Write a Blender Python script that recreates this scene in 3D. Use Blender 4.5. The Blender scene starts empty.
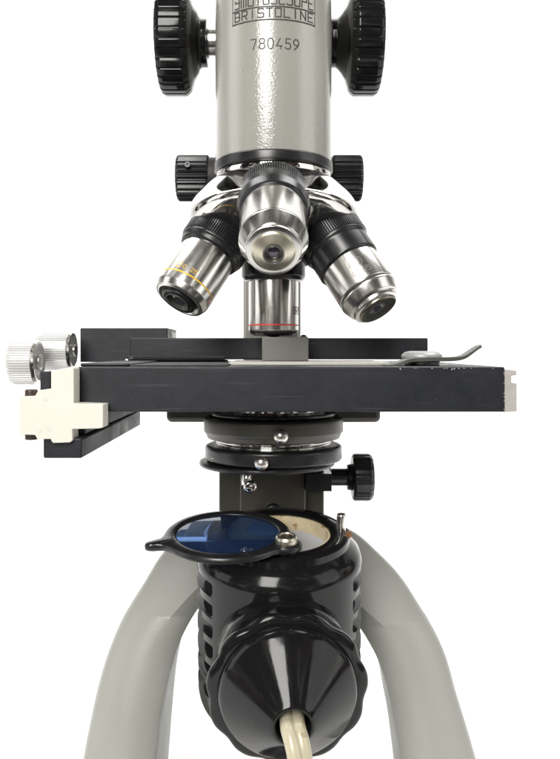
import bpy, bmesh, math, random
from mathutils import Vector, Matrix
random.seed(4)
sc = bpy.context.scene
COL = sc.collection
PI = math.pi
F = 760.0            # focal length in photo pixels
EYE = 205.0          # camera height above the table, mm
CX, CY = 273.5, 350.0
R = math.radians

def P(px, py, D):    # photo pixel at a known distance in front of the camera -> mm
    return Vector(((px-CX)*D/F, D-300.0, (CY-py)*D/F))
def XX(px, D): return (px-CX)*D/F
def ZZ(py, D): return (CY-py)*D/F

# ------------------------------------------------------------------ materials
def newmat(name):
    m = bpy.data.materials.new(name); m.use_nodes = True
    nt = m.node_tree; b = nt.nodes['Principled BSDF']
    return m, nt, b
def mat(name, col, rough=0.4, metal=0.0, var=0.0, vscale=40, bump=0.0, bscale=400, rvar=0.0, coat=0.0, aniso=0.0, spec=0.5, speck=None, scratch=None):
    m, nt, b = newmat(name)
    N, L = nt.nodes, nt.links
    b.inputs['Base Color'].default_value = (*col, 1)
    b.inputs['Roughness'].default_value = rough
    b.inputs['Metallic'].default_value = metal
    b.inputs['Coat Weight'].default_value = coat
    b.inputs['Coat Roughness'].default_value = 0.08
    b.inputs['Specular IOR Level'].default_value = spec
    b.inputs['Anisotropic'].default_value = aniso
    tc = N.new('ShaderNodeTexCoord')
    last = None
    if var > 0:
        n = N.new('ShaderNodeTexNoise'); n.inputs['Scale'].default_value = vscale; n.inputs['Detail'].default_value = 6
        L.new(tc.outputs['Object'], n.inputs['Vector'])
        mx = N.new('ShaderNodeMix'); mx.data_type = 'RGBA'
        mx.inputs[6].default_value = (*[max(0, c*(1-var)) for c in col], 1)
        mx.inputs[7].default_value = (*[min(1, c*(1+var)) for c in col], 1)
        L.new(n.outputs['Fac'], mx.inputs[0]); last = mx.outputs[2]
    if speck:
        sscale, thr, scol = speck
        n2 = N.new('ShaderNodeTexNoise'); n2.inputs['Scale'].default_value = sscale; n2.inputs['Detail'].default_value = 3
        L.new(tc.outputs['Object'], n2.inputs['Vector'])
        rp = N.new('ShaderNodeMapRange'); rp.inputs[1].default_value = thr; rp.inputs[2].default_value = thr+0.03
        L.new(n2.outputs['Fac'], rp.inputs[0])
        mx = N.new('ShaderNodeMix'); mx.data_type = 'RGBA'
        if last is not None: L.new(last, mx.inputs[6])
        else: mx.inputs[6].default_value = (*col, 1)
        mx.inputs[7].default_value = (*scol, 1)
        L.new(rp.outputs[0], mx.inputs[0]); last = mx.outputs[2]
    if scratch:
        mp = N.new('ShaderNodeMapping'); mp.inputs['Scale'].default_value = (12, 120, 420); mp.inputs['Rotation'].default_value = (0, .05, .02)
        L.new(tc.outputs['Object'], mp.inputs['Vector'])
        n3 = N.new('ShaderNodeTexNoise'); n3.inputs['Scale'].default_value = 3.0; n3.inputs['Detail'].default_value = 4
        L.new(mp.outputs[0], n3.inputs['Vector'])
        r3 = N.new('ShaderNodeMapRange'); r3.inputs[1].default_value = .63; r3.inputs[2].default_value = .74; r3.inputs[4].default_value = .7
        L.new(n3.outputs['Fac'], r3.inputs[0])
        mx = N.new('ShaderNodeMix'); mx.data_type = 'RGBA'
        if last is not None: L.new(last, mx.inputs[6])
        else: mx.inputs[6].default_value = (*col, 1)
        mx.inputs[7].default_value = (*scratch, 1)
        L.new(r3.outputs[0], mx.inputs[0]); last = mx.outputs[2]
    if last is not None: L.new(last, b.inputs['Base Color'])
    if rvar > 0:
        n = N.new('ShaderNodeTexNoise'); n.inputs['Scale'].default_value = 70; n.inputs['Detail'].default_value = 8
        n.inputs['Roughness'].default_value = 0.65
        L.new(tc.outputs['Object'], n.inputs['Vector'])
        rp = N.new('ShaderNodeMapRange'); rp.inputs[1].default_value = 0.3; rp.inputs[2].default_value = 0.7
        rp.inputs[3].default_value = max(0.02, rough-rvar); rp.inputs[4].default_value = rough+rvar
        L.new(n.outputs['Fac'], rp.inputs[0]); L.new(rp.outputs[0], b.inputs['Roughness'])
    if bump > 0:
        n = N.new('ShaderNodeTexNoise'); n.inputs['Scale'].default_value = bscale; n.inputs['Detail'].default_value = 3
        L.new(tc.outputs['Object'], n.inputs['Vector'])
        bp = N.new('ShaderNodeBump'); bp.inputs['Strength'].default_value = bump; bp.inputs['Distance'].default_value = 0.0004
        L.new(n.outputs['Fac'], bp.inputs['Height']); L.new(bp.outputs['Normal'], b.inputs['Normal'])
        if coat > 0: L.new(bp.outputs['Normal'], b.inputs['Coat Normal'])
    return m

M = {}
M['paint'] = mat('grey_enamel', (0.315, 0.311, 0.281), 0.20, var=0.05, vscale=25, bump=0.24, bscale=1300, rvar=0.05, coat=0.9)
M['paint_base'] = mat('grey_base_enamel', (0.275, 0.276, 0.252), 0.40, var=0.09, vscale=14, bump=0.16, bscale=800, rvar=0.10, speck=(60, 0.72, (0.25, 0.243, 0.21)))
M['stage'] = mat('black_anodised', (0.0125, 0.0138, 0.0175), 0.44, var=0.4, vscale=260, bump=0.10, bscale=1800, rvar=0.10, spec=0.32, speck=(1100, 0.70, (0.05, 0.053, 0.06)), scratch=(0.045, 0.048, 0.055))
M['wear'] = mat('worn_bare_metal', (0.62, 0.61, 0.58), 0.4, metal=0.6)
M['bakelite'] = mat('black_bakelite', (0.008, 0.0078, 0.008), 0.12, var=0.3, vscale=30, bump=0.05, bscale=320, rvar=0.07, spec=0.29, speck=(420, 0.725, (0.07, 0.066, 0.06)))
M['black'] = mat('black_enamel', (0.012, 0.012, 0.013), 0.28, var=0.3, vscale=80, rvar=0.1)
M['matte'] = mat('matte_black', (0.012, 0.011, 0.010), 0.6, var=0.3, vscale=120)
M['slot'] = mat('vent_dark', (0.008, 0.008, 0.007), 0.7, var=0.3, vscale=120)
M['olive'] = mat('dark_olive_enamel', (0.050, 0.047, 0.036), 0.38, var=0.15, vscale=120, bump=0.08, bscale=1500, rvar=0.08)
M['chrome'] = mat('chrome', (0.60, 0.59, 0.57), 0.06, metal=1.0, rvar=0.05, bump=0.02, bscale=120)
M['satin'] = mat('satin_chrome', (0.64, 0.63, 0.60), 0.21, metal=1.0, rvar=0.06, var=0.06, vscale=150)
M['dull'] = mat('dimmed_chrome', (0.50, 0.495, 0.47), 0.20, metal=1.0, rvar=0.05, var=0.08, vscale=150)  # satin chrome darkened to hold down glare on the front barrel
M['steel'] = mat('brushed_steel', (0.62, 0.60, 0.56), 0.30, metal=1.0, rvar=0.1, var=0.1, vscale=200)
M['nickel'] = mat('warm_nickel', (0.60, 0.565, 0.455), 0.33, metal=1.0, rvar=0.06, var=0.06, vscale=200)
M['dark_nickel'] = mat('dark_nickel', (0.27, 0.255, 0.205), 0.32, metal=1.0, rvar=0.06, var=0.1, vscale=200)
M['knurl'] = mat('black_knurl', (0.03, 0.03, 0.032), 0.30, metal=0.5, rvar=0.08)
M['alu'] = mat('bare_aluminium', (0.60, 0.60, 0.59), 0.34, metal=0.22, rvar=0.08, var=0.05, vscale=120)
M['satinal'] = mat('dull_aluminium', (0.34, 0.345, 0.345), 0.38, metal=0.3, rvar=0.06, var=0.06, vscale=120)
M['endcap'] = mat('cast_end_cap', (0.40, 0.38, 0.355), 0.5, metal=0.1, var=0.18, vscale=350, bump=0.15, bscale=1500)
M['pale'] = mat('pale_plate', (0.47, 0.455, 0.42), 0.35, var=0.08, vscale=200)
M['cream'] = mat('cream_enamel', (0.67, 0.655, 0.58), 0.42, var=0.04, vscale=60, bump=0.06, bscale=500, speck=(150, 0.74, (0.5, 0.45, 0.33)))
M['rust'] = mat('browned_screw', (0.075, 0.055, 0.048), 0.4, metal=0.6, var=0.4, vscale=300)
M['yellow'] = mat('yellow_band', (0.80, 0.50, 0.03), 0.35, var=0.08, vscale=200)
M['red'] = mat('red_band', (0.60, 0.05, 0.04), 0.35, var=0.08, vscale=200)
M['ink'] = mat('engraved_ink', (0.035, 0.033, 0.026), 0.55, var=0.35, vscale=600)
M['etch'] = mat('etched_grey', (0.22, 0.21, 0.20), 0.6, var=0.4, vscale=900)
M['cord'] = mat('beige_vinyl_cord', (0.46, 0.42, 0.30), 0.28, var=0.12, vscale=90, bump=0.15, bscale=160, coat=0.2, rvar=0.08, speck=(230, 0.66, (0.36, 0.31, 0.20)))
M['ceramic'] = mat('yellowed_ceramic', (0.62, 0.52, 0.33), 0.5, var=0.4, vscale=130, speck=(170, 0.60, (0.36, 0.23, 0.10)))
M['frost'] = mat('lamp_diffuser', (0.45, 0.46, 0.50), 0.25, var=0.1, vscale=60)
M['chip'] = mat('chipped_bakelite', (0.20, 0.09, 0.035), 0.7, var=0.5, vscale=300)
M['block'] = mat('grey_block_paint', (0.145, 0.142, 0.128), 0.38, var=0.08, vscale=150, bump=0.06, bscale=900)
M['clip'] = mat('dark_spring_steel', (0.085, 0.084, 0.076), 0.40, metal=0.3, var=0.2, vscale=150, rvar=0.08)
M['backdrop'] = mat('white_backdrop', (0.93, 0.93, 0.93), 0.8, var=0.01, vscale=5, spec=0.2)
def glassmat(name, col, rough=0.03, trans=1.0, ior=1.5):
    m, nt, b = newmat(name)
    b.inputs['Base Color'].default_value = (*col, 1)
    b.inputs['Roughness'].default_value = rough
    b.inputs['Transmission Weight'].default_value = trans
    b.inputs['IOR'].default_value = ior
    n = nt.nodes.new('ShaderNodeTexNoise'); n.inputs['Scale'].default_value = 60
    mr = nt.nodes.new('ShaderNodeMapRange'); mr.inputs[3].default_value = rough; mr.inputs[4].default_value = rough+0.06
    tc = nt.nodes.new('ShaderNodeTexCoord'); nt.links.new(tc.outputs['Object'], n.inputs['Vector'])
    nt.links.new(n.outputs['Fac'], mr.inputs[0]); nt.links.new(mr.outputs[0], b.inputs['Roughness'])
    return m
M['blue'] = glassmat('cobalt_glass', (0.16, 0.30, 0.62), 0.0, 0.95, 1.55)
M['lens'] = glassmat('coated_lens', (0.05, 0.045, 0.07), 0.02, 0.15, 1.6)

# ------------------------------------------------------------------ object helpers
def thing(name, label, cat, loc_mm):
    o = bpy.data.objects.new(name, None); COL.objects.link(o)
    o.location = (loc_mm[0]*.001, loc_mm[1]*.001, (loc_mm[2]+EYE)*.001)
    o.empty_display_size = 0.02
    o['label'] = label; o['category'] = cat
    o['_loc'] = list(loc_mm)
    return o
BASE = {}
def mk(name, bm, m, parent, bevel=0.0, seg=2, smooth=32, label=None, ang=30):
    """close a bmesh given in millimetres into one mesh object"""
    off = Vector(BASE.get(parent.name if parent else '', (0, 0, 0)))
    root_off = off if parent else Vector((0, 0, -EYE))
    bmesh.ops.transform(bm, matrix=Matrix.Scale(0.001, 4) @ Matrix.Translation(-root_off), verts=bm.verts)
    bmesh.ops.recalc_face_normals(bm, faces=bm.faces)
    for f in bm.faces: f.smooth = True
    lim = math.radians(smooth)
    for e in bm.edges:
        if len(e.link_faces) == 2 and e.calc_face_angle(0) > lim: e.smooth = False
    me = bpy.data.meshes.new(name); bm.to_mesh(me); bm.free()
    me.materials.append(m)
    o = bpy.data.objects.new(name, me); COL.objects.link(o)
    if parent:
        o.parent = parent; BASE[o.name] = tuple(off)
    if bevel:
        md = o.modifiers.new('bevel', 'BEVEL'); md.width = bevel*.001; md.segments = seg
        md.limit_method = 'ANGLE'; md.angle_limit = math.radians(ang); md.harden_normals = False
    if label: o['label'] = label
    return o
def frame(origin, axis, xref=None):
    w = Vector(axis).normalized()
    x = Vector(xref) if xref is not None else (Vector((1, 0, 0)) if abs(w.x) < .9 else Vector((0, 1, 0)))
    x = (x - w*x.dot(w)).normalized(); y = w.cross(x)
    m = Matrix((x, y, w)).transposed().to_4x4(); m.translation = Vector(origin)
    return m
def rounded(prof, rad, n=3):
    """round the corners of a polyline (r, w)"""
    out = [Vector(prof[0])]
    for i in range(1, len(prof)-1):
        a, b, c = Vector(prof[i-1]), Vector(prof[i]), Vector(prof[i+1])
        d1, d2 = (a-b), (c-b)
        if d1.length < 1e-6 or d2.length < 1e-6: continue
        k = min(rad, d1.length*.45, d2.length*.45)
        if abs(d1.normalized().dot(d2.normalized())) > .995: out.append(b); continue
        p0, p2 = b+d1.normalized()*k, b+d2.normalized()*k
        for j in range(n+1):
            t = j/n
            out.append(p0*(1-t)**2 + b*2*t*(1-t) + p2*t*t)
    out.append(Vector(prof[-1])); return out
def lathe(bm, fr, prof, n=96, rad=0.3, fn=None, closed=False, seg=3, uv=False):
    """revolve (r, w) about the frame's z axis; fn(theta, r, w) may change r"""
    pr = rounded(prof, rad, seg) if rad else [Vector(p) for p in prof]
    rings = []
    for p in pr:
        if p.x < 1e-5:
            rings.append([bm.verts.new(fr @ Vector((0, 0, p.y)))])
        else:
            row = []
            for i in range(n):
                th = 2*PI*i/n
                r = fn(th, p.x, p.y) if fn else p.x
                row.append(bm.verts.new(fr @ Vector((r*math.cos(th), r*math.sin(th), p.y))))
            rings.append(row)
    for a, b in zip(rings, rings[1:]):
        if len(a) == 1 and len(b) == 1: continue
        for i in range(n):
            j = (i+1) % n
            if len(a) == 1: bm.faces.new((a[0], b[i], b[j]))
            elif len(b) == 1: bm.faces.new((a[i], a[j], b[0]))
            else: bm.faces.new((a[i], a[j], b[j], b[i]))
    if uv:
        lay = bm.loops.layers.uv.verify(); inv = fr.inverted()
        for f in bm.faces:
            cc = inv @ f.calc_center_median(); c0 = math.atan2(cc.y, cc.x)
            for l in f.loops:
                q = inv @ l.vert.co
                th = math.atan2(q.y, q.x) if (abs(q.x)+abs(q.y)) > 1e-5 else c0
                th = c0+((th-c0+PI) % (2*PI)-PI)
                l[lay].uv = (th/(2*PI)+.5, q.z*.02)
    if closed:
        a, b = rings[-1], rings[0]
        for i in range(n):
            j = (i+1) % n
            bm.faces.new((a[i], a[j], b[j], b[i]))
def box(bm, x0, x1, y0, y1, z0, z1, fr=None):
    vs = [Vector((x, y, z)) for x in (x0, x1) for y in (y0, y1) for z in (z0, z1)]
    if fr is not None: vs = [fr @ v for v in vs]
    v = [bm.verts.new(p) for p in vs]
    for q in ((0,1,3,2), (4,6,7,5), (0,4,5,1), (2,3,7,6), (0,2,6,4), (1,5,7,3)):
        bm.faces.new([v[i] for i in q])
def prism_xz(bm, pts, y0, y1):
    """outline in x,z pushed along y"""
    a = [bm.verts.new((p[0], y0, p[1])) for p in pts]
    b = [bm.verts.new((p[0], y1, p[1])) for p in pts]
    bm.faces.new(a); bm.faces.new(b[::-1])
    n = len(pts)
    for i in range(n):
        j = (i+1) % n
        bm.faces.new((a[i], b[i], b[j], a[j]))
def tube(bm, pts, rad, n=16):
    pts = [Vector(p) for p in pts]; rows = []
    up = None
    for i, p in enumerate(pts):
        d = (pts[min(i+1, len(pts)-1)] - pts[max(i-1, 0)]).normalized()
        if up is None: up = d.orthogonal()
        up = (up - d*up.dot(d)).normalized(); s = d.cross(up)
        rr = rad(i/(len(pts)-1)) if callable(rad) else rad
        rows.append([bm.verts.new(p + (up*math.cos(2*PI*k/n)+s*math.sin(2*PI*k/n))*rr) for k in range(n)])
    for a, b in zip(rows, rows[1:]):
        for k in range(n):
            j = (k+1) % n; bm.faces.new((a[k], a[j], b[j], b[k]))
    bm.faces.new(rows[0][::-1]); bm.faces.new(rows[-1])
def catmull(pts, n=8):
    pts = [Vector(p) for p in pts]; out = []
    for i in range(len(pts)-1):
        p0, p1, p2, p3 = pts[max(i-1, 0)], pts[i], pts[i+1], pts[min(i+2, len(pts)-1)]
        for j in range(n):
            t = j/n
            out.append(0.5*((2*p1)+(p2-p0)*t+(2*p0-5*p1+4*p2-p3)*t*t+(3*p1-p0-3*p2+p3)*t**3))
    out.append(pts[-1]); return out
def flutes(n, depth, frac=0.25, sharp=1.0):
    """gear like fluting: narrow grooves, n of them"""
    def fn(th, r, w, base=None):
        ph = (th*n/(2*PI)) % 1.0
        d = abs(ph-.5)*2            # 1 at groove centre .. 0 between
        g = max(0.0, (d-(1-frac))/frac)
        return r - depth*min(1, g*1.6)
    return fn
def ribs(n, depth):
    def fn(th, r, w):
        return r - depth*(0.5+0.5*math.cos(th*n))
    return fn

# ------------------------------------------------------------------ lettering: strokes on a 4 x 6 cell
G = {
 'A': [[(0,0),(0,6),(4,6),(4,0)], [(0,3),(4,3)]],
 'a': [[(0,0.2),(1,0),(4,0),(4,6),(0.6,6)], [(4,3),(0.5,3),(0.5,4)]],
 'M': [[(0,0),(0,6),(4,6),(4,0)], [(2,6),(2,0)]],
 'B': [[(0,0),(3.4,0),(4,.7),(4,2.4),(3.3,3),(4,3.6),(4,5.3),(3.4,6),(0,6)], [(0,0),(0,6)], [(0,3),(3.3,3)]],
 'R': [[(0,0),(0,6),(3.6,6),(4,5.4),(4,3.2),(3.6,2.7),(0,2.7)], [(2.2,2.7),(4,0)]],
 'I': [[(2,0),(2,6)]],
 'S': [[(0,.5),(.5,0),(3.5,0),(4,.6),(4,2.4),(3.5,3),(.5,3),(0,3.6),(0,5.4),(.5,6),(3.5,6),(4,5.5)]],
 'T': [[(0,6),(4,6)], [(2,6),(2,0)]],
 'O': [[(0,.3),(.3,0),(3.7,0),(4,.3),(4,5.7),(3.7,6),(.3,6),(0,5.7),(0,.3)]],
 'L': [[(0,6),(0,0),(4,0)]],
 'N': [[(0,0),(0,6),(4,0),(4,6)]],
 'E': [[(4,0),(0,0),(0,6),(4,6)], [(0,3),(3.2,3)]],
 'C': [[(4,0),(.3,0),(0,.3),(0,5.7),(.3,6),(4,6)]],
 'P': [[(0,0),(0,6),(4,6),(4,3),(0,3)]],
 '0': [[(0,1.5),(1,0),(3,0),(4,1.5),(4,4.5),(3,6),(1,6),(0,4.5),(0,1.5)]],
 '1': [[(1,5),(2.2,6),(2.2,0)]],
 '2': [[(0,4.8),(1,6),(3,6),(4,4.8),(4,3.8),(0,0),(4,0)]],
 '4': [[(3,0),(3,1.6)], [(4,1.6),(0,1.6),(2.6,6)]],
 '5': [[(0,.8),(1,0),(3,0),(4,1.2),(4,2.4),(3,3.5),(1,3.5),(.4,3.1),(.6,6),(3.8,6)]],
 '6': [[(3.4,6),(1,4),(0,2.2),(0,1.2),(1,0),(3,0),(4,1.2),(4,2.2),(3,3.4),(1,3.4),(.2,2.4)]],
 '7': [[(0,6),(4,6),(1.6,0)]],
 '8': [[(1,3.2),(.2,4.2),(.2,5.2),(1,6),(3,6),(3.8,5.2),(3.8,4.2),(3,3.2),(1,3.2),(0,2.2),(0,1),(1,0),(3,0),(4,1),(4,2.2),(3,3.2)]],
 '9': [[(.6,0),(3,2),(4,3.8),(4,4.8),(3,6),(1,6),(0,4.8),(0,3.8),(1,2.6),(3,2.6),(3.8,3.6)]],
 '.': [[(1.8,0),(2.2,0.4)]],
 '/': [[(0,0),(4,6)]],
}
def stroke(bm, mapf, a, b, wd):
    """a ribbon from a to b (flat text coordinates, mm) mapped onto a surface"""
    a, b = Vector(a), Vector(b); d = b-a
    if d.length < 1e-6: return
    t = d.normalized(); nn = Vector((-t.y, t.x))*wd/2
    a2, b2 = a-t*wd*.4, b+t*wd*.4
    k = max(1, int(d.length/0.8))
    for i in range(k):
        p, q = a2+(b2-a2)*(i/k), a2+(b2-a2)*((i+1)/k)
        lo = [mapf(v.x, v.y, -.02) for v in (p-nn, q-nn, q+nn, p+nn)]
        hi = [mapf(v.x, v.y, .045) for v in (p-nn, q-nn, q+nn, p+nn)]
        L = [bm.verts.new(v) for v in lo]; H = [bm.verts.new(v) for v in hi]
        bm.faces.new(H)
        for m_ in range(4):
            n_ = (m_+1) % 4; bm.faces.new((L[m_], L[n_], H[n_], H[m_]))
def write(bm, mapf, word, x0, y0, cw, ch, pitch, wd):
    for i, c in enumerate(word):
        if c == ' ': continue
        for line in G[c]:
            pts = [(x0+i*pitch+p[0]/4*cw, y0+p[1]/6*ch) for p in line]
            for a, b in zip(pts, pts[1:]): stroke(bm, mapf, a, b, wd)

# ------------------------------------------------------------------ the setting
bm = bmesh.new()
prof = [(-215, -EYE)]
prof += [(700, -EYE)]
for i in range(1, 17):
    a = PI/2*i/16
    prof.append((700+500*math.sin(a), -EYE+500*(1-math.cos(a))))
prof.append((1200, -EYE+2300))
rows = [[bm.verts.new((x, y, z)) for x in (-1900, 1900)] for y, z in prof]
for a, b in zip(rows, rows[1:]): bm.faces.new((a[0], a[1], b[1], b[0]))
o = mk('backdrop', bm, M['backdrop'], None, smooth=60); o['kind'] = 'structure'

# ================================================================== MICROSCOPE
ML = (0, 40, -EYE)
mic = thing('microscope', 'grey enamelled microscope with a black stage and four chrome objectives on arched legs', 'microscope', ML)
del mic['_loc']; BASE[mic.name] = ML

# --- body tube and its lettering
bm = bmesh.new()
V0 = frame((0, 0, 0), (0, 0, 1))
lathe(bm, V0, [(0, 73.1), (22.9, 73.1), (22.9, 196), (14, 196), (14, 200), (0, 200)], n=128, rad=.6)
tube_o = mk('body_tube', bm, M['paint'], mic)
bm = bmesh.new()
lathe(bm, V0, [(20, 69.1), (22.3, 69.1), (23.35, 69.8), (23.35, 72.9), (22.8, 73.4), (20, 73.4)], n=128, rad=.2)
mk('tube_ring', bm, M['black'], tube_o)
TR = 22.9
def onTube(x, z, h):
    th = x/TR
    return Vector(((TR+h)*math.sin(th), -(TR+h)*math.cos(th), z))
def tz(py): return (CY-py)*(300-TR)/F
bm = bmesh.new()
x0 = -TR*math.asin(38.5/58.2); x1 = TR*math.asin(39.0/58.2)
ztop, zmid, zbot = tz(-9), tz(6.6), tz(19.6)
for z in (zmid, zbot, ztop): stroke(bm, onTube, (x0, z), (x1, z), .55)
for x in (x0, x1): stroke(bm, onTube, (x, zbot), (x, ztop), .28)
n = 10; pit = (x1-x0-1.2)/n
write(bm, onTube, 'BRISTOLINE', x0+1.15, zbot+.95, pit*.66, 3.15, pit, .5)
n = 11; pit = (x1-x0-1.2)/n
write(bm, onTube, 'aMOIOSCSOPE', x0+1.1, zmid+.85, pit*.7, 4.3, pit, .5)
write(bm, onTube, '780459', XX(250.5, 277), tz(48.6), 2.0, 3.7, 3.18, .42)
mk('lettering', bm, M['ink'], tube_o)

# --- arm behind the tube
bm = bmesh.new()
prism_xz(bm, [(-15, -160), (13.5, -160), (13.5, 185), (-15, 185)], 72, 104)
box(bm, -13, 12.5, 18, 73, 62, 180)
mk('arm', bm, M['paint'], mic, bevel=3, seg=4)

# --- coarse and fine focus knobs
def coarse(sign, rim_out, rim_in, hub_in):
    fr = frame((0, 30, 133), (sign, 0, 0), (0, 0, 1))
    bm = bmesh.new()
    r = 21.9
    fl = flutes(34, 0.5, 0.26)
    def fn(th, rr, w):
        return fl(th, rr, w) if rr > 20.2 else rr
    lathe(bm, fr, [(0, rim_out-3), (12, rim_out-2.5), (18, rim_out-.3), (20.0, rim_out), (21.3, rim_out-.8), (r, rim_out-2.2),
                   (r, rim_in+1.2), (20.9, rim_in), (19.6, rim_in-1.2), (15.0, rim_in-2.6), (12.2, rim_in-4.4), (10.6, hub_in+3.4), (10.0, hub_in+2.5),
                   (10.0, hub_in), (6, hub_in), (0, hub_in)], n=360, rad=.5, fn=fn)
    k = mk('coarse_focus_knob', bm, M['bakelite'], mic, smooth=28)
    bm = bmesh.new()
    lathe(bm, fr, [(0, 8), (6.2, 8), (6.2, hub_in-.1), (0, hub_in-.1)], n=48)
    mk('shaft', bm, M['satin'], k)
    return k
coarse(-1, 49.2, 36.9, 28.6)
coarse(+1, 46.0, 33.8, 24.6)
def fine(sign, out, inn, collar):
    fr = frame((0, 50, 79), (sign, 0, 0), (0, 0, 1))
    bm = bmesh.new()
    fl = ribs(24, 1.1)
    lathe(bm, fr, [(0, out-.8), (7.5, out-.8), (9.6, out), (10.5, out-1), (10.5, inn+.6), (9.8, inn), (0, inn)], n=240, rad=.4,
          fn=lambda th, r, w: fl(th, r, w) if r > 9.3 else r)
    k = mk('fine_focus_knob', bm, M['black'], mic, smooth=40)
    bm = bmesh.new()
    lathe(bm, fr, [(0, inn+.2), (9.4, inn+.2), (9.4, collar), (4, collar), (4, 8), (0, 8)], n=64)
    mk('knob_collar', bm, M['matte'], k)
    if sign < 0:
        bm = bmesh.new()
        f2 = frame((-sign*-(out-6), 50-9.6, 79+3.6), (0, -1, .15))
        lathe(bm, f2, [(0, 0), (1.3, 0), (1.3, 1.3), (.5, 1.3), (.4, .8), (0, .8)], n=24, rad=.1)
        mk('set_screw', bm, M['knurl'], k)
fine(-1, 44.4, 29.5, 25.5)
fine(+1, 40.6, 27.0, 24.5)

# --- revolving nosepiece
APEX = Vector((0, 0, 75.5)); AL = R(27)
nd = Vector((0, -math.sin(AL), -math.cos(AL)))
vv = Vector((0, math.cos(AL), -math.sin(AL)))
def odir(ph):
    return (nd*math.cos(AL) + (Vector((1, 0, 0))*math.cos(ph) + vv*math.sin(ph))*math.sin(AL)).normalized()
bm = bmesh.new()
NF = frame(APEX, nd)
rows = []
def tilted(c, tilt, rr):
    u2 = Vector((0, math.cos(tilt), -math.sin(tilt)))
    return [Vector(c) + (Vector((1, 0, 0))*math.cos(2*PI*i/160) + u2*math.sin(2*PI*i/160))*rr for i in range(160)]
for k in range(25):       # shoulder, flaring from the tube to the widest line
    t = k/24
    rows.append(tilted((0, -7.6*t*t, 67.2-17.0*(.7*t+.3*(1-math.cos(PI/2*t)))), R(11)*t*t, 22.5+10.3*math.sin(PI/2*t)**.92))
for k in range(1, 21):    # rounded underside
    ph = R(84)*k/20
    rows.append(tilted((0, -7.6-8.6*math.sin(ph), 50.2-11.4*math.sin(ph)), R(11)+R(15)*math.sin(ph), 32.8*math.cos(ph)**.5))
rows = [[bm.verts.new(p) for p in r_] for r_ in rows]
for a_, b_ in zip(rows, rows[1:]):
    for i in range(160): bm.faces.new((a_[i], a_[(i+1) % 160], b_[(i+1) % 160], b_[i]))
bm.faces.new(rows[0]); bm.faces.new(rows[-1])
nose = mk('nosepiece', bm, M['chrome'], mic, smooth=50)
bm = bmesh.new()
lathe(bm, V0, [(0, 65), (21.5, 65), (22.7, 66.2), (22.8, 69), (0, 69)], n=128, rad=.6)
mk('flange', bm, M['chrome'], nose)
bm = bmesh.new()
lathe(bm, NF, [(0, 28), (4.2, 28), (4.2, 34), (3.4, 35), (0, 35.2)], n=48)
mk('pivot_screw', bm, M['satin'], nose)

def objective(ph, label, barrel, bmat, collar, neck, extras, apex):
    d = odir(ph); fr = frame(Vector((apex[0], 0, apex[1])) + d*apex[2], d, (0, 0, 1) if abs(d.z) < .97 else (0, -1, 0))
    bm = bmesh.new(); lathe(bm, fr, barrel, n=128, rad=.25, uv=True)
    ob = mk('objective', bm, bmat, mic, label=label)
    t0, t1, rr = collar
    kn = flutes(90, 0.42, 0.5)
    bm = bmesh.new()
    lathe(bm, fr, [(0, t0-4.5), (9.5, t0-4.5), (9.8, t0-2.2), (11.6, t0-.8), (rr, t0), (rr, t1), (rr-.7, t1+.3), (0, t1+.3)], n=720, rad=.12,
          fn=lambda th, r, w: kn(th, r, w) if r > rr-.25 else r)
    mk('knurled_collar', bm, M['knurl'], ob, smooth=35)
    if neck:
        bm = bmesh.new(); lathe(bm, fr, neck, n=96, rad=.35); mk('neck_ring', bm, M['black'], ob)
    for nm, pr, m_ in extras:
        bm = bmesh.new(); lathe(bm, fr, pr, n=96, rad=.12); mk(nm, bm, m_, ob)
    return ob, fr
def band(r, t, w): return [(r-.3, t), (r+.07, t), (r+.07, t+w), (r-.3, t+w)]
def onBarrel(fr, r, t, a0):
    def f(x, y, h):
        th = a0 + x/r
        return fr @ Vector(((r+h)*math.cos(th), (r+h)*math.sin(th), t-y))
    return f
# front one, facing the viewer
obF, frF = objective(-PI/2, 'stubby chrome objective with warm nickel nose, facing the viewer',
    [(0, 60), (11.3, 60), (11.3, 87), (9.1, 92.3), (8.7, 92.6), (8.7, 93.6), (7.2, 93.8), (0, 93.8)], M['dull'], (51.2, 57, 12.6),
    [(0, 56.8), (12.3, 56.8), (12.9, 58), (12.9, 63.0), (12.1, 66.6), (11.5, 67.8), (0, 67.8)],
    [('nose_cap', [(0, 93.0), (7.0, 93.0), (7.0, 94.0), (6.4, 94.5), (3.6, 95.8), (3.3, 95.8), (2.6, 95.2), (2.4, 94.3), (0, 94.3)], M['nickel']),
     ('groove_ring', band(11.3, 86.2, .25), M['matte']),
     ('aperture_ring', [(3.35, 96.0), (3.35, 96.45), (2.95, 96.45), (2.6, 95.6), (2.6, 95.3)], M['clip']),
     ('front_lens', [(0, 95.25), (1.5, 95.0), (2.4, 94.3), (0, 94.2)], M['lens'])], (0, 75.5, -18))
# left one, yellow band
obL, frL = objective(PI, 'chrome objective ringed by a yellow band',
    [(0, 66), (10.4, 66), (10.4, 92.2), (9.4, 94.4), (8.0, 94.8), (7.6, 94.2), (6.6, 93.4), (0, 93.4)], M['satin'], (62.6, 70, 12.6),
    [(0, 69.8), (12.2, 69.8), (12.3, 71.0), (11.6, 71.8), (11.5, 73.0), (10.9, 73.6), (0, 73.6)],
    [('colour_band', band(10.4, 88.6, .62), M['yellow']),
     ('nose_cap', [(0, 93), (6.6, 93), (6.6, 95.2), (6.0, 95.5), (5.0, 95.5), (4.3, 93.6), (0, 93.6)], M['black']),
     ('aperture_ring', [(4.7, 95.1), (4.7, 95.8), (4.2, 95.8), (3.4, 94.6), (0, 94.4)], M['clip']),
     ('front_lens', [(0, 94.9), (2, 94.8), (3.2, 94.4), (0, 94.3)], M['lens'])], (-1.3, 74.6, -23))
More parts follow.
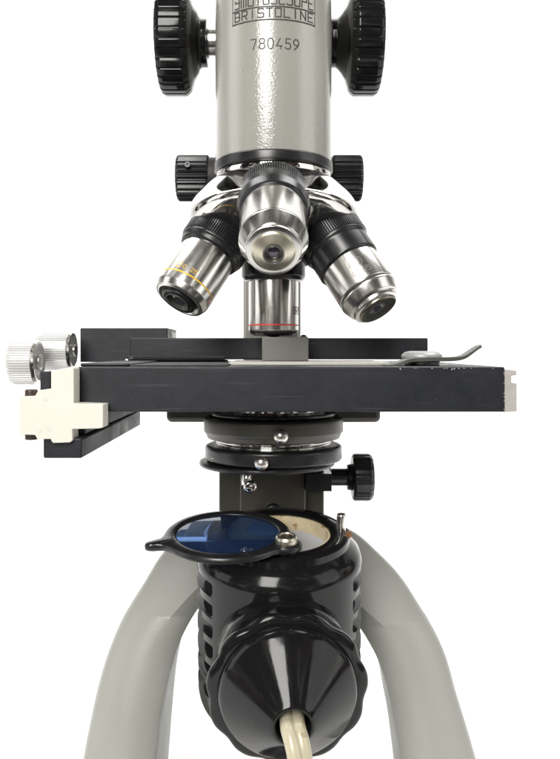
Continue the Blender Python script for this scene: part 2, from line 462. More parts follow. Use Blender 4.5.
# right one, black neck
obR, frR = objective(0, 'chrome objective with a long black neck and stepped nose',
    [(0, 72), (10.9, 72), (10.9, 91.3), (10.4, 91.6), (10.4, 92.1), (10.9, 92.4), (10.9, 93.2), (9.6, 96.6), (8.6, 97.2), (8.6, 98.6), (7.4, 99), (0, 99)], M['satin'], (62.6, 69.6, 12.6),
    [(0, 69.4), (12.3, 69.4), (12.3, 70.4), (11.7, 71.6), (11.7, 78.6), (11.1, 79.4), (0, 79.4)],
    [('groove_ring', [(9.8, 91.5), (10.55, 91.5), (10.55, 92.2), (9.8, 92.2)], M['matte']),
     ('nose_cap', [(0, 98.5), (7.4, 98.5), (7.4, 99.5), (6.9, 99.9), (5.6, 99.4), (2.4, 98.9), (0, 98.9)], M['dark_nickel']),
     ('front_lens', [(0, 99.5), (1.6, 99.4), (2.2, 99.0), (0, 98.8)], M['lens'])], (2.0, 75.6, -22.3))
# upright one over the stage, red band
obV, frV = objective(PI/2, 'upright chrome objective ringed by a red band',
    [(0, 66), (9.75, 66), (9.75, 96.4), (9.3, 96.8), (0, 96.8)], M['satin'], (58, 62, 12.5),
    [(0, 60), (12.3, 60), (12.6, 64), (12.6, 75.2), (11.6, 76.8), (9.9, 77), (0, 77)],
    [('colour_band', band(9.75, 94.0, .62), M['red']),
     ('nose_cap', [(0, 96.6), (9.5, 96.6), (9.2, 97.4), (7.6, 98.3), (0, 98.3)], M['black']),
     ('front_lens', [(0, 98.9), (2, 98.7), (3.2, 98.2), (0, 98.1)], M['lens'])], (0, 104, 0))

def fixdir(f):
    if (f(1, 0, 0)-f(0, 0, 0)).x > 0: return f
    return lambda x, y, h: f(-x, y, h)
def face_angle(fr, r, t, want):
    best = None
    for i in range(720):
        th = 2*PI*i/720
        nrm = (fr.to_3x3() @ Vector((math.cos(th), math.sin(th), 0)))
        v = nrm.dot(want)
        if best is None or v > best[0]: best = (v, th)
    return best[1]
a = face_angle(frL, 10.4, 86, Vector((-.55, -1, -.2)).normalized())
bm = bmesh.new()
mf = fixdir(onBarrel(frL, 10.4, 87.6, a)); write(bm, mf, '10', -4.2, 0, 1.9, 2.6, 2.5, .22); write(bm, mf, '0.25', 1.2, 0.2, 1.1, 1.5, 1.5, .16)
mk('lettering', bm, M['yellow'], obL)
a = face_angle(frR, 10.9, 84, Vector((.05, -1, -.2)).normalized())
bm = bmesh.new()
mf = fixdir(onBarrel(frR, 10.9, 89.6, a)); write(bm, mf, '40', -1.4, 4.0, 2.2, 3.0, 3.0, .2); write(bm, mf, '0.65', -1.6, 0.6, 1.3, 1.9, 1.8, .16)
mk('lettering', bm, M['etch'], obR)
a = face_angle(frV, 9.75, 84, Vector((.72, -.66, 0)).normalized())
bm = bmesh.new()
mf = onBarrel(frV, 9.75, 90.1, a); 
# left to right as read from outside
def flip(f): return lambda x, y, h: f(-x, y, h)
tst = (mf(1, 0, 0)-mf(0, 0, 0)).x
mf2 = mf if tst > 0 else flip(mf)
write(bm, mf2, 'BRISTOLINE', .6, 0, 1.4, 2.9, 2.0, .3)
mk('lettering', bm, M['ink'], obV)

# --- stage
ZT, ZB = ZZ(367, 240), ZZ(412, 240)
bm = bmesh.new()
prism_xz(bm, [(XX(74, 240), ZT), (XX(505, 240), ZT), (XX(505, 240), ZB), (XX(104, 240), ZB), (XX(104, 240), ZZ(404, 240)), (XX(74, 240), ZZ(404, 240))], -60, 70)
stage = mk('stage', bm, M['stage'], mic, bevel=.45, seg=3)
bm = bmesh.new()
xe0, xe1 = XX(505, 240)+.02, XX(517.5, 240)
prism_xz(bm, [(xe0, ZT-.7), (xe1-.2, ZT-1.1), (xe1, ZT-2.6), (xe1-1.7, ZT-2.8), (xe1-1.7, ZT-5.0), (xe1, ZT-5.2), (xe1, ZB+.1), (xe0, ZB-.1)], -59.5, 60)
mk('end_cap', bm, M['endcap'], stage, bevel=.2)
bm = bmesh.new()   # chips along the front top edge where bare metal shows
for px, w, h in ((400, .5, .3), (400.6, .35, .6), (415, .7, .2), (417.6, .6, .16), (432, .8, .25), (444, .8, .22), (446.8, .7, .25), (452, .5, .75), (454.5, .8, .4), (459, .7, .3), (464, .8, .25), (471, .4, .3), (493, .8, .22)):
    x = XX(px, 240); pts = []
    for k in range(9):
        a_ = 2*PI*k/9; q = random.uniform(.6, 1.1)
        pts.append((x+math.cos(a_)*w*.5*q*.8, ZT-.32-h*.5+math.sin(a_)*h*.5*q))
    prism_xz(bm, pts, -60.03, -59.5)
mk('worn_edge', bm, M['wear'], stage)
bm = bmesh.new()
for i in range(15):   # nicks down the right edge
    z = random.uniform(ZB+.2, ZT-.3); x = XX(505, 240)-random.uniform(.1, .35); s = random.uniform(.08, .2)
    prism_xz(bm, [(x-s, z-s*.6), (x+s, z-s), (x+s*.7, z+s), (x-s*.5, z+s*.8)], -60.03, -59.5)
mk('worn_corner', bm, M['wear'], stage)
# carrier plate under the stage
bm = bmesh.new()
pts = []
box(bm, XX(166, 320), XX(381, 320), 20, 74, -30.6, ZB-.05)
mk('stage_carrier', bm, M['olive'], mic, bevel=2.2, seg=4)

# --- mechanical stage on top: travelling bar, slide block, feed screw, knobs and cream bracket
D1 = 318
bm = bmesh.new()
box(bm, XX(130, D1), XX(428, D1), D1-300, D1-300+11, ZZ(359.5, D1), ZZ(338, D1))
mech = mk('mechanical_stage', bm, M['stage'], mic, bevel=.45, seg=3, label='black travelling bar above the stage')
bm = bmesh.new()
D2 = 331
box(bm, XX(80, D2), XX(167.5, D2), D2-300, D2-300+30, ZT+.06, ZZ(328, D2))
box(bm, XX(80, 246), XX(129, 246), -54, D2-300+1, ZT+.05, ZT+1.1)
mk('slide_block', bm, M['stage'], mech, bevel=.5, seg=3)
bm = bmesh.new()
prism_xz(bm, [(XX(166, 345), ZZ(338, 345)), (XX(172, 345), ZZ(338, 345)), (XX(172, 345), ZZ(332, 345)), (XX(168, 345), ZZ(330, 345))], 45, 60)
mk('bearing_tab', bm, M['cream'], mech, bevel=.3)
bm = bmesh.new()
fr = frame((XX(131, 305), 7.6, ZT+1.75), (1, 0, 0))
lathe(bm, fr, [(0, -1), (1.15, -1)] + [((1.0 if k % 2 else 1.25), k*.35) for k in range(1, 107)] + [(1.1, 37.6), (0, 37.6)], n=20, rad=0)
mk('feed_screw', bm, M['knurl'], mech, smooth=20)
bm = bmesh.new()
fr = frame(P(127.2, 361.5, 330), (0, -1, 0))
lathe(bm, fr, [(0, 0), (1.1, 0), (1.1, 1.2), (0, 1.4)], n=20, rad=.15)
mk('grub_screw', bm, M['satin'], mech)
bm = bmesh.new()
box(bm, XX(129.6, 246), XX(227, 246), -54, 17.9, ZT+.05, ZT+.55)  # thin dark sheet added to cover the stage top's reflection
box(bm, XX(130.5, 310), XX(227, 310), 9.5, 17.9, ZT+.5, ZZ(359.5, D1)-.08)
mk('rack_plate', bm, M['matte'], mech, bevel=.1)
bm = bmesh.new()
box(bm, XX(228, 262), XX(392, 262), -34, 17.5, ZT+.05, ZT+1.15)  # added plate, its pale colour makes the bright strip over the stage top
mk('pale_strip_plate', bm, M['pale'], mech, bevel=.2)
# grey block standing under the upright objective
bm = bmesh.new()
box(bm, XX(262, 290), XX(308.5, 290), -10, 9, ZT+1.16, ZZ(337, 290))
hold = mk('grey_block', bm, M['block'], mic, bevel=.4, seg=3)
bm = bmesh.new()
lathe(bm, frame((XX(304, 291), -6, ZZ(337, 291)-.2), (0, 0, 1)), [(0, 0), (1.2, 0), (1.2, .6), (.7, 1.1), (0, 1.2)], n=24, rad=.15)
mk('stop_pin', bm, M['matte'], hold)
# spring clip on the right with its round screw
bm = bmesh.new()
path = catmull([P(384, 365.9, 256), P(394, 364.5, 258), P(408, 360.4, 260), P(425, 359.2, 260), P(440, 359.2, 260), P(452, 358.9, 260), P(461, 357.4, 260), P(468, 353.6, 260), P(475, 348.6, 260), P(480.5, 345.6, 260)], 8)
rows = []
for i, p in enumerate(path):
    d = (path[min(i+1, len(path)-1)]-path[max(i-1, 0)]).normalized(); up = Vector((0, 1, 0)).cross(d)*-1
    if up.z < 0: up = -up
    t = i/(len(path)-1); hw = 6.0*(1-.45*t) if t < .97 else 1.4
    th = .9+.55*math.sin(PI*min(1, t*1.25))
    rows.append([bm.verts.new(p+Vector((0, s*hw, 0))+up*u*th*.5) for s, u in ((-1, -1), (1, -1), (1, 1), (-1, 1))])
for a_, b_ in zip(rows, rows[1:]):
    for k in range(4): bm.faces.new((a_[k], a_[(k+1) % 4], b_[(k+1) % 4], b_[k]))
bm.faces.new(rows[0][::-1]); bm.faces.new(rows[-1])
clip = mk('stage_clip', bm, M['clip'], mic, bevel=.25)
bm = bmesh.new()
cx_ = XX(424, 264)
lathe(bm, frame((cx_, -32, ZT), (0, 0, 1)), [(0, 0.02), (6.2, 0.02), (6.2, 1.2), (6.9, 2.2), (7.2, 2.9), (7.1, 3.6), (6.0, 4.6), (4.2, 5.0), (0, 5.0)], n=96, rad=.4)
mk('clip_screw', bm, M['satinal'], clip)
# left end: two silver knurled knobs
kn2 = flutes(54, .42, .42)
def feed_knob(px0, px1, pyc, rpx, D, label):
    rr = rpx*D/F
    fr = frame((0, D-300, ZZ(pyc, D)), (1, 0, 0), (0, 0, 1))
    a_, b_ = XX(px0, D), XX(px1, D)
    bm = bmesh.new()
    lathe(bm, fr, [(0, a_+.3), (rr-1.6, a_+.2), (rr-.4, a_+1.0), (rr, a_+2.2), (rr, b_-1.0), (rr-.3, b_-.7), (rr-.9, b_), (rr*.80, b_+.1), (rr*.62, b_-.5), (0, b_-.5)], n=496, rad=.25,
          fn=lambda th, r, w: kn2(th, r, w) if r > rr-.12 else r)
    k = mk('feed_knob', bm, M['alu'], mech, smooth=28, label=label)
    bm = bmesh.new(); lathe(bm, fr, [(rr*.80, b_-.4), (rr*.80, b_+.25), (rr*.90, b_+.2), (rr*1.005, b_-.9), (rr*.95, b_-1.2)], n=96, rad=.1)
    mk('rim', bm, M['satin'], k)
    return k, fr, rr, b_
k, fr, rr, b_ = feed_knob(11, 39, 362, 22.5, 300, 'outer silver knurled knob')
bm = bmesh.new(); lathe(bm, fr, [(0, b_-1), (rr*.35, b_-1), (rr*.35, b_+.9), (0, b_+.9)], n=48); mk('shaft', bm, M['steel'], mech)
k, fr, rr, b_ = feed_knob(38, 73, 350.5, 19.5, 318, 'inner silver knurled knob')
bm = bmesh.new(); lathe(bm, fr, [(0, b_-1), (rr*.3, b_-1), (rr*.3, b_+1.2), (0, b_+1.2)], n=48); mk('shaft', bm, M['steel'], mech)
# cream bracket
D3 = 232
bm = bmesh.new()
pts = [(51, 371), (72, 367), (73.6, 369), (73.6, 403.5), (103, 404.5), (103, 427.5), (99, 428.5), (72, 429), (72.5, 440), (70, 442.5), (53, 443), (51, 440.5), (51, 439), (37, 439), (35, 435), (20.5, 434.5), (19.3, 433), (19.3, 398), (20.5, 396.5), (35, 396), (38, 390.5), (51, 389)]
prism_xz(bm, [(XX(x, D3), ZZ(y, D3)) for x, y in pts], D3-300, -60.6)
br = mk('bracket', bm, M['cream'], mech, bevel=1.5, seg=5, ang=25)
for y0, y1 in ((389.8, 402), (429, 440.8)):
    bm = bmesh.new()
    z0, z1 = ZZ(y1, D3), ZZ(y0, D3)
    lathe(bm, frame((XX(28, D3), D3-300+3.2, 0), (0, 0, 1)), [(0, z0), (1.8, z0), (1.95, z0+.4), (1.95, z1-.4), (1.6, z1), (0, z1)], n=32, rad=.2)
    mk('hinge_screw', bm, M['rust'], br)
for px_, py_ in ((38.5, 430.5), (49, 428.5), (45, 399)):
    bm = bmesh.new()
    lathe(bm, frame(P(px_, py_, D3), (0, -1, 0)), [(0, -.3), (.75, -.3), (.75, .10), (.45, .16), (.4, .02), (0, .02)], n=20, rad=.05)
    mk('dowel_pin', bm, M['cream'], br)
bm = bmesh.new()
box(bm, XX(40, 242), XX(50.3, 242), -58, -20, ZZ(392, 242), ZZ(371.5, 242))
mk('guide_block', bm, M['stage'], mech, bevel=.3)
# dark rail running back under the stage
bm = bmesh.new()
box(bm, XX(39.5, 230), XX(79, 230), -66.5, 36, ZZ(460, 230), ZZ(439.5, 230))
box(bm, XX(58, 230), XX(79, 230)-1.0, -58, 36, ZZ(439.5, 230)-.02, ZB-.02)
mk('guide_rail', bm, M['stage'], mech, bevel=.6, seg=3)

# --- condenser below the stage
bm = bmesh.new()
lathe(bm, V0, [(0, -26.05), (26.3, -26.05), (27.2, -26.6), (27.4, -27.4), (27.4, -31.6), (26.6, -32.6), (26.0, -34.3), (21, -34.4), (0, -34.4)], n=128, rad=.4)
cond = mk('condenser', bm, M['olive'], mic, smooth=25)
bm = bmesh.new()
lathe(bm, V0, [(19, ZB-.02), (21, ZB-.02), (21, -24.0), (19, -24.0)], n=96, rad=.15)
lathe(bm, V0, [(20, -34.3), (22.6, -34.3), (22.9, -34.9), (22.9, -35.6), (22.0, -36.0), (22.5, -36.4), (22.5, -36.9), (20, -36.9)], n=96, rad=.15)
mk('chrome_ring', bm, M['chrome'], cond)
bm = bmesh.new()
lathe(bm, V0, [(0, -24.05), (24.2, -24.05), (24.5, -24.6), (24.3, -26), (0, -26)], n=96, rad=.3)
mk('clamp_ring', bm, M['black'], cond)
bm = bmesh.new()
lathe(bm, V0, [(0, -36.8), (25.5, -36.8), (26.6, -37.3), (26.9, -38), (26.9, -42.2), (26.2, -42.9), (0, -42.9)], n=128, rad=.3)
iris = mk('iris_ring', bm, M['black'], cond)
bm = bmesh.new()
lathe(bm, frame((-2.6, -.4, 0), (0, 0, 1)), [(0, -43.2), (26.2, -43.2), (26.6, -43.8), (26.6, -44.6), (26.0, -45.1), (0, -45.1)], n=128, rad=.25)
mk('filter_carrier', bm, M['black'], cond)
def dome_screw(parent, px, py, D, rpx, ax=(0, -1, -.05), m='steel', deep=7):
    r_ = rpx*D/F; c = P(px, py, D)
    bm = bmesh.new()
    lathe(bm, frame(c, ax), [(0, -deep), (r_*.5, -deep), (r_*.5, -1.2), (r_*.9, -1.1), (r_, -.2), (r_*.92, .7), (r_*.6, 1.5), (r_*.25, 1.85), (0, 1.9)], n=40, rad=.3)
    mk('thumb_screw', bm, M[m], parent)
dome_screw(cond, 281, 436.5, 268, 7.5)
dome_screw(iris, 261.5, 463.2, 269.5, 7.2)
dome_screw(iris, 216, 458, 287, 3.0, (-.75, -.66, 0), deep=3)
bm = bmesh.new()
c = P(250, 486.5, 280)
lathe(bm, frame(c, (.15, -1, -.1)), [(0, -3), (1.3, -3), (1.5, -1.5), (2.3, -1.3), (2.4, .4), (1.8, 1.2), (0, 1.3)], n=32, rad=.3)
lathe(bm, frame(P(246.5, 480, 281), (.1, 0, 1)), [(0, -2.2), (1.6, -2.0), (1.9, 0), (1.5, 2.5), (0, 2.6)], n=24, rad=.3)
mk('iris_lever', bm, M['chrome'], iris)
# condenser mount (dark pillar) with knob
bm = bmesh.new()
box(bm, XX(219, 332), XX(324, 332), 32, 72.5, -92, -30.7)
mount = mk('condenser_mount', bm, M['olive'], mic, bevel=.8, seg=3)
bm = bmesh.new()
box(bm, XX(240, 322), XX(305.5, 322), 22, 31.95, -92, -31.0)
mk('slide_plate', bm, M['olive'], mount, bevel=.8, seg=3)
bm = bmesh.new()
lathe(bm, frame(P(273, 511, 322), (0, -1, 0)), [(0, 0), (3.6, 0), (3.6, 2.2), (2.8, 3.0), (0, 3.1)], n=40, rad=.4)
mk('mount_screw', bm, M['black'], mount)
fr = frame((0, 37, ZZ(477, 337)), (1, 0, 0), (0, 0, 1))
bm = bmesh.new()
xa, xb = XX(352, 337), XX(372.5, 337)
fl = ribs(20, .22)
lathe(bm, fr, [(0, xa-2.2), (5.5, xa-2.2), (6, xa), (9.6, xa), (10.4, xa+.8), (10.4, xb-1.6), (9.4, xb-.2), (8, xb), (0, xb-.4)], n=200, rad=.4,
      fn=lambda th, r, w: fl(th, r, w) if r > 9 else r)
ck = mk('condenser_knob', bm, M['black'], mic, smooth=40)
bm = bmesh.new()
lathe(bm, fr, [(0, XX(322, 337)), (4.6, XX(322, 337)), (4.6, XX(330, 337)), (3.8, XX(331, 337)), (3.8, xa-2.0), (0, xa-2.0)], n=48, rad=.3)
box(bm, XX(305, 330), XX(330, 330), 20, 40, ZZ(487, 330), ZZ(470, 330))
mk('shaft', bm, M['black'], ck, bevel=.5)

# --- base: one casting with two arched legs
bm = bmesh.new()
box(bm, -28, 28, 27, 68, -140, -92)
base = mk('base', bm, M['paint_base'], mic, bevel=6, seg=4)
def interp(tab, y):
    if y <= tab[0][1]:
        (x0_, y0_), (x1_, y1_) = tab[0], tab[1]
    elif y >= tab[-1][1]:
        (x0_, y0_), (x1_, y1_) = tab[-2], tab[-1]
    else:
        for (x0_, y0_), (x1_, y1_) in zip(tab, tab[1:]):
            if y0_ <= y <= y1_: break
    # smooth: use catmull through four neighbours
    i = max(0, min(len(tab)-2, next((k for k in range(len(tab)-1) if tab[k+1][1] >= y), len(tab)-2)))
    p0, p1, p2, p3 = tab[max(i-1, 0)], tab[i], tab[i+1], tab[min(i+2, len(tab)-1)]
    t = (y-p1[1])/(p2[1]-p1[1])
    m1 = (p2[0]-p0[0])/(p2[1]-p0[1])*(p2[1]-p1[1]); m2 = (p3[0]-p1[0])/(p3[1]-p1[1])*(p2[1]-p1[1])
    if t > 1 or t < 0: return p1[0]+(p2[0]-p1[0])*t
    return (2*t**3-3*t*t+1)*p1[0]+(t**3-2*t*t+t)*m1+(-2*t**3+3*t*t)*p2[0]+(t**3-t*t)*m2
LO = [(205, 520), (182, 536), (162, 553), (142, 587), (125, 618), (111, 648), (101, 677), (92, 714), (83, 759), (72, 830), (66, 880)]
LC = [(240, 548), (216, 570), (192, 592), (162, 626), (141, 652), (130, 691), (122, 732), (117, 759), (107, 830), (100, 880)]
LI = [(240, 560), (218, 588), (196.5, 613), (178, 648), (166, 691), (160.5, 720), (156, 759), (150, 830), (146, 880)]
RO = [(320, 515), (354, 531), (374, 548), (401, 578), (425, 619), (446, 660), (459, 705), (475, 759), (494, 830), (506, 880)]
RC = [(318, 560), (340, 585), (362, 606), (391, 632), (408, 659), (424, 698), (432, 759), (443, 830), (450, 880)]
RI = [(320, 575), (344, 608), (364, 636), (379, 664), (389.5, 698), (396, 732), (401, 759), (410, 830), (416, 880)]
def leg(TO, TC, TI, s, depth):
    bm = bmesh.new(); rows = []
    ys = [528+i*(848-528)/64 for i in range(65)]
    for y in ys:
        t = (y-528)/(848-528)
        yf = 27 - 27*min(1, t*1.15)**.8
        D = 300+yf; z = ZZ(y, D)
        o_, c_, i_ = interp(TO, y), interp(TC, y), interp(TI, y)
        if s < 0: c_ = max(c_, o_+6); i_ = max(i_, c_+4)
        else: c_ = min(c_, o_-6); i_ = min(i_, c_-4)
        Xo, Xc, Xi = XX(o_, D+7), XX(c_, D), XX(i_, D+1.5)
        q = max(0, 1-t*3.2)
        def zz(dy): return z*(1-q)+ZZ(y, D+dy)*q
        rows.append([bm.verts.new(v) for v in ((Xo-s*3, yf+depth, zz(depth)), (Xo, yf+16, zz(16)), (Xo-s*.4, yf+9, zz(9)), (Xo-s*2.2, yf+4.5, zz(4.5)), (Xc, yf-2.2, z), (Xi+s*.6, yf+2.2, z), (Xi, yf+3.6, z), (Xi+s*.4, yf+depth, zz(depth)))])
    for a_, b_ in zip(rows, rows[1:]):
        n_ = len(a_)
        for k in range(n_): bm.faces.new((a_[k], a_[(k+1) % n_], b_[(k+1) % n_], b_[k]))
    bm.faces.new(rows[0][::-1]); bm.faces.new(rows[-1])
    # foot pad standing on the table
    zb = rows[-1][0].co.z
    xs = [v.co.x for v in rows[-1]]; yy = [v.co.y for v in rows[-1]]
    box(bm, min(xs)+2, max(xs)-2, min(yy)+3, max(yy)-2, -EYE, zb+1)
    return bm
mk('leg', leg(LO, LC, LI, -1, 58), M['paint_base'], base, smooth=55)
mk('leg', leg(RO, RC, RI, 1, 40), M['paint_base'], base, smooth=55)

# ================================================================== SUBSTAGE LAMP
tau = R(8.5)
C0 = Vector((2.2, -15, -68))
ew = Vector((0, -math.sin(tau), math.cos(tau)))
ef = Vector((0.068, -math.cos(tau), -math.sin(tau))).normalized()
eu = ef.cross(ew)*1.0
if eu.x < 0: eu = -eu
LF = Matrix((eu, -ef, ew)).transposed().to_4x4(); LF.translation = C0      # local x right, y away from the viewer, z up
def LP(u, f, w): return LF @ Vector((u, -f, w))
LL = (2.2, -5, -EYE)
lamp = thing('microscope_lamp', 'glossy black bakelite lamp between the legs, with a swung-out blue filter and a beige cord', 'lamp', LL)
del lamp['_loc']; BASE[lamp.name] = LL

bm = bmesh.new()
pitch, nslot, wtop = 7.9, 6, -11.5
def house(th, r, w):
    if r < 29.5: return r
    # theta measured from local +x; the vents sit on both flanks
    for c in (0.0, PI):
        d = (th-c+PI) % (2*PI)-PI
        front = -d if c == 0 else d        # positive = towards the viewer
        if -0.75 < front < 0.62:
            q = wtop-w
            if 0 <= q < pitch*nslot:
                k = q % pitch
                if k < 5.2:
                    e = min(k, 5.2-k)/.7
                    e2 = min((front+.75), (.62-front))/.05
                    return r - 3.4*max(0, min(1, e))*max(0, min(1, e2))
    return r
wl = [(19.2, -9), (19.2, -.4), (19.8, 0), (25.2, 0), (26.2, -.7), (26.4, -3.0), (28.2, -4.6), (30.0, -6.6), (30.8, -9.2)]
w = -9.8
while w > -60: wl.append((30.9+(-w-10)*.006, w)); w -= .32
for k in range(1, 13):
    a_ = PI/2*k/12
    wl.append((31.1-16*(1-math.cos(a_)), -60-14*math.sin(a_)))
wl += [(0, -74.3)]
lathe(bm, LF, wl, n=300, rad=0, fn=house)
hous = mk('housing', bm, M['bakelite'], lamp, smooth=38)
bm = bmesh.new()
lathe(bm, LF, [(18.2, -.9), (19.1, -.9), (19.1, -9), (18.2, -9)], n=96, rad=.2, closed=False)
lathe(bm, LF, [(18.2, -.9), (18.2, -9)], n=96, rad=0)
mk('ceramic_liner', bm, M['ceramic'], hous)
bm = bmesh.new()
lathe(bm, LF, [(18.3, -6.4), (14, -7.6), (9, -7.2), (5, -6.6), (0, -6.4)], n=96, rad=1)
lathe(bm, LF, [(18.3, -8.9), (0, -8.9)], n=96, rad=0)
mk('diffuser', bm, M['frost'], hous)
bm = bmesh.new()
lathe(bm, frame(LP(23.2, 1, 0), ew), [(0, -.5), (1.75, -.5), (1.75, 6.2), (1.4, 6.8), (0, 6.9)], n=32, rad=.25)
mk('stop_pin', bm, M['satin'], hous)
bm = bmesh.new()
for sx, sy, sr in ((25.4, 4.2, 1.5), (24.4, 5.6, 1.1), (25.9, 2.6, 1.0)):
    lathe(bm, frame(LP(sx, sy, -1.0), ew), [(0, 0), (sr, 0), (sr*.8, 1.05), (sr*.3, 1.15), (0, 1.15)], n=11, rad=.1, fn=lambda th, r, w: r*(1+.25*math.sin(3*th)))
mk('chipped_rim', bm, M['chip'], hous)
# boss, scalloped collar and cone
FF = frame(LP(-.9, 0, -34.0), ef, (0, 0, 1))
bm = bmesh.new()
lathe(bm, FF, [(0, 18), (22.6, 18), (23.0, 33), (22.4, 36), (0, 36)], n=128, rad=.8)
mk('boss', bm, M['bakelite'], hous)
def scal(th, r, w):
    if r < 22: return r
    k = (0.5+0.5*math.cos(th*11+.3))
    return r - 1.05*k**1.4*min(1, (r-21)/3.0)
bm = bmesh.new()
lathe(bm, FF, [(0, 35), (22.2, 35), (23.6, 37), (25.0, 42), (26.2, 46.4), (26.1, 47.6), (25.0, 48.4), (22.4, 48.6), (21.9, 48.0), (0, 48.0)], n=216, rad=.7, fn=scal)
capc = mk('collar', bm, M['bakelite'], lamp, smooth=50)
bm = bmesh.new()
lathe(bm, FF, [(0, 47), (22.6, 47), (22.5, 49.4), (21.6, 51.4), (18.2, 54.8), (12.6, 60.2), (7.4, 65.2), (6.2, 66.2), (5.4, 66.2), (5.0, 65.4), (4.9, 59), (0, 59)], n=128, rad=1.2, seg=4)
mk('cone_cap', bm, M['bakelite'], lamp, smooth=40)
# twin flex cord leaving the cone and drooping out to the table
base_pt = [FF @ Vector((0, 0, 60)), FF @ Vector((0, 0, 64)), FF @ Vector((-.2, 0, 67))]
e = base_pt[-1]
ctr = base_pt + [e+Vector((1.0, -2.6, -2.6)), e+Vector((1.8, -4.0, -6.4)), e+Vector((2.1, -5.0, -12)), e+Vector((2.4, -6.0, -24)), e+Vector((3, -8, -45)), e+Vector((4, -12, -68)), e+Vector((8, -20, -84)),
                 Vector((16, -118, -EYE+2.45)), Vector((40, -150, -EYE+2.45)), Vector((90, -190, -EYE+2.45))]
ctr = catmull(ctr, 12)
bm = bmesh.new()
for s in (-1, 1):
    pts = []
    for i, p in enumerate(ctr):
        t = i*.035
        off = Vector((math.cos(.25+t*.25), math.sin(.25+t*.25)*.7, 0)).normalized()*1.6*s
        q = p+off
        q.z = max(q.z, -EYE+2.3)
        pts.append(q)
    tube(bm, pts, 2.3, 16)
mk('power_cord', bm, M['cord'], lamp, smooth=60)
# swing-out filter holder
RC0 = Vector((-19.4, 8.8)); PV = Vector((1.0, 19.6))      # (u, f)
bm = bmesh.new()
nphi = 180; rin = 18.4; Rr = 22.7
tabang = math.atan2(8.2, -28.2)
rel = PV-RC0; lr = 5.4
outl = []
for i in range(nphi):
    ph = 2*PI*i/nphi; dx, dy = math.cos(ph), math.sin(ph)
    r_ = Rr
    bq = dx*rel.x+dy*rel.y; cq = rel.length_squared-lr*lr; disc = bq*bq-cq
    if disc > 0: r_ = max(r_, bq+math.sqrt(disc))
    else:
        dd = abs((ph-math.atan2(rel.y, rel.x)+PI) % (2*PI)-PI); r_ = max(r_, Rr+1.0*math.exp(-((dd-.235)/.09)**2))
    d = abs((ph-tabang+PI) % (2*PI)-PI)
    r_ += 5.0*math.exp(-(d/.085)**4) + 2.4*math.exp(-(d/.2)**2)
    outl.append(r_)
def FP(ph, r, w): return LP(RC0.x+math.cos(ph)*r, RC0.y+math.sin(ph)*r, w)
prof_rows = []
W0, W1 = 1.3, 4.1
for kind in range(8):
    row = []
    for i in range(nphi):
        ph = 2*PI*i/nphi; ro = outl[i]
        r_, w_ = [(rin, W0), (ro-.6, W0), (ro, W0+.5), (ro, W1-.9), (ro-.7, W1-.3), (rin+1.6, W1), (rin+.5, W1-.3), (rin, W1-1.0)][kind]
        row.append(bm.verts.new(FP(ph, r_, w_)))
    prof_rows.append(row)
for a_, b_ in zip(prof_rows, prof_rows[1:]+prof_rows[:1]):
    for i in range(nphi):
        j = (i+1) % nphi; bm.faces.new((a_[i], a_[j], b_[j], b_[i]))
fh = mk('filter_holder', bm, M['black'], lamp, smooth=50)
bm = bmesh.new()
lathe(bm, frame(LP(RC0.x, RC0.y, 0), ew), [(0, 2.3), (rin+.05, 2.3), (rin+.05, 3.4), (0, 3.4)], n=96, rad=.15)
mk('blue_filter', bm, M['blue'], fh)
bm = bmesh.new()
fr = frame(LP(PV.x, PV.y, 0), ew)
lathe(bm, fr, [(0, -3), (3.4, -3), (3.6, 1.5), (0, 1.5)], n=48, rad=.3)
mk('pivot_post', bm, M['bakelite'], hous)
bm = bmesh.new()
lathe(bm, fr, [(0, 3.4), (3.9, 3.4), (3.9, 5.4), (3.4, 6.4), (2.5, 6.6), (2.3, 6.0), (0, 6.0)], n=64, rad=.3)
mk('pivot_screw', bm, M['nickel'], fh)
# stand carrying the lamp down to the table (below the frame)
bm = bmesh.new()
lathe(bm, frame((3.2, -5, 0), (0, 0, 1)), [(0, -EYE), (22, -EYE), (22, -EYE+5), (8, -EYE+9), (6, -EYE+14), (6, -139), (0, -139)], n=64, rad=1.5)
mk('stand', bm, M['black'], lamp)

# ------------------------------------------------------------------ camera
cam = bpy.data.cameras.new('camera'); co = bpy.data.objects.new('camera', cam); COL.objects.link(co)
co.location = (0, -.300, EYE*.001); co.rotation_euler = (R(90), 0, 0)
cam.sensor_fit = 'HORIZONTAL'; cam.sensor_width = 36; cam.lens = 36*F/560
cam.shift_x = (280-CX)/560; cam.shift_y = -(379.5-CY)/560
cam.clip_start = .01; cam.clip_end = 20
sc.camera = co

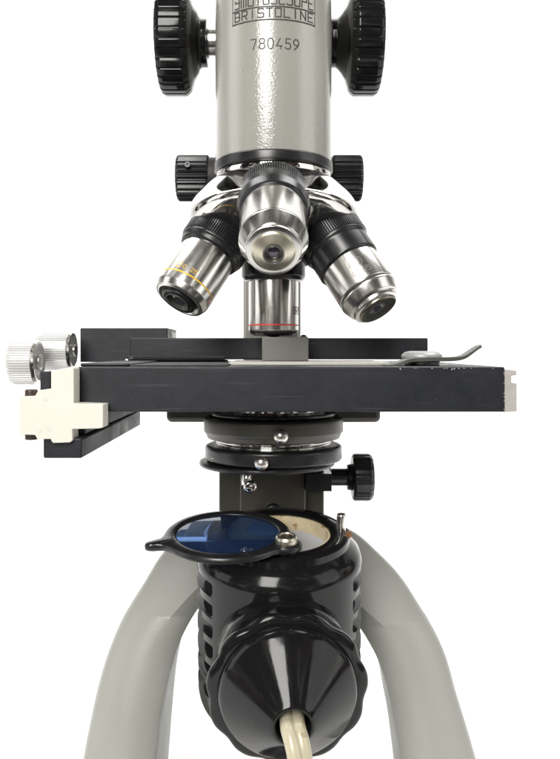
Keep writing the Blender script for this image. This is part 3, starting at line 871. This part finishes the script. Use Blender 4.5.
# ------------------------------------------------------------------ light
W = bpy.data.worlds.new('World'); sc.world = W; W.use_nodes = True
nt = W.node_tree; N, L = nt.nodes, nt.links
bg = N['Background']
tc = N.new('ShaderNodeTexCoord')
n1 = N.new('ShaderNodeTexNoise'); n1.inputs['Scale'].default_value = 3.6; n1.inputs['Detail'].default_value = 3
n1.inputs['Distortion'].default_value = 1.2
L.new(tc.outputs['Generated'], n1.inputs['Vector'])
cr = N.new('ShaderNodeValToRGB')  # made-up dark and bright patches for the chrome to reflect
el = cr.color_ramp.elements
el[0].position = .42; el[0].color = (.012, .012, .016, 1)
el[1].position = .66; el[1].color = (.95, .94, .90, 1)
for pos, c_ in ((.50, (.05, .048, .046, 1)), (.53, (.22, .12, .085, 1)), (.56, (.10, .095, .09, 1)), (.585, (.50, .49, .47, 1))):
    e_ = el.new(pos); e_.color = c_
L.new(n1.outputs['Fac'], cr.inputs[0]); L.new(cr.outputs[0], bg.inputs['Color'])
bg.inputs['Strength'].default_value = .95

def area(name, loc, target, sx, sy, watts, col=(1, 1, 1)):
    l = bpy.data.lights.new(name, 'AREA'); l.shape = 'RECTANGLE'; l.size = sx; l.size_y = sy; l.energy = watts; l.color = col
    o = bpy.data.objects.new(name, l); COL.objects.link(o); o.location = loc
    o.rotation_euler = (Vector(target)-Vector(loc)).to_track_quat('-Z', 'Y').to_euler()
    return o
area('key_window', (-.38, -1.45, 1.05), (0, 0, .22), .60, 1.2, 40, (1, .985, .95))
area('overhead_fill', (.1, .75, 1.8), (0, .15, 0), 1.4, .8, 7.5, (1, .99, .96))  # added overhead fill, no actual fixture
area('left_window', (-1.5, -.25, .65), (0, 0, .2), .7, 1.1, 4, (1, 1, 1))
area('right_fill', (1.4, -.55, .7), (0, 0, .2), .9, 1.1, 5, (1, .99, .97))  # added dim fill that evens out the right side, no real opening
area('backdrop_fill', (-.9, .35, 1.9), (0, 1.1, .35), 1.2, .5, 16.5)  # added pair of lights that wash the backdrop to clear white
area('backdrop_fill', (.9, .35, 1.9), (0, 1.1, .35), 1.2, .5, 16.5)

sc.view_settings.view_transform = 'Standard'
sc.view_settings.look = 'None'
sc.view_settings.exposure = 0.0
sc.view_settings.gamma = 1.0
sc.cycles.max_bounces = 8
sc.cycles.use_denoising = True
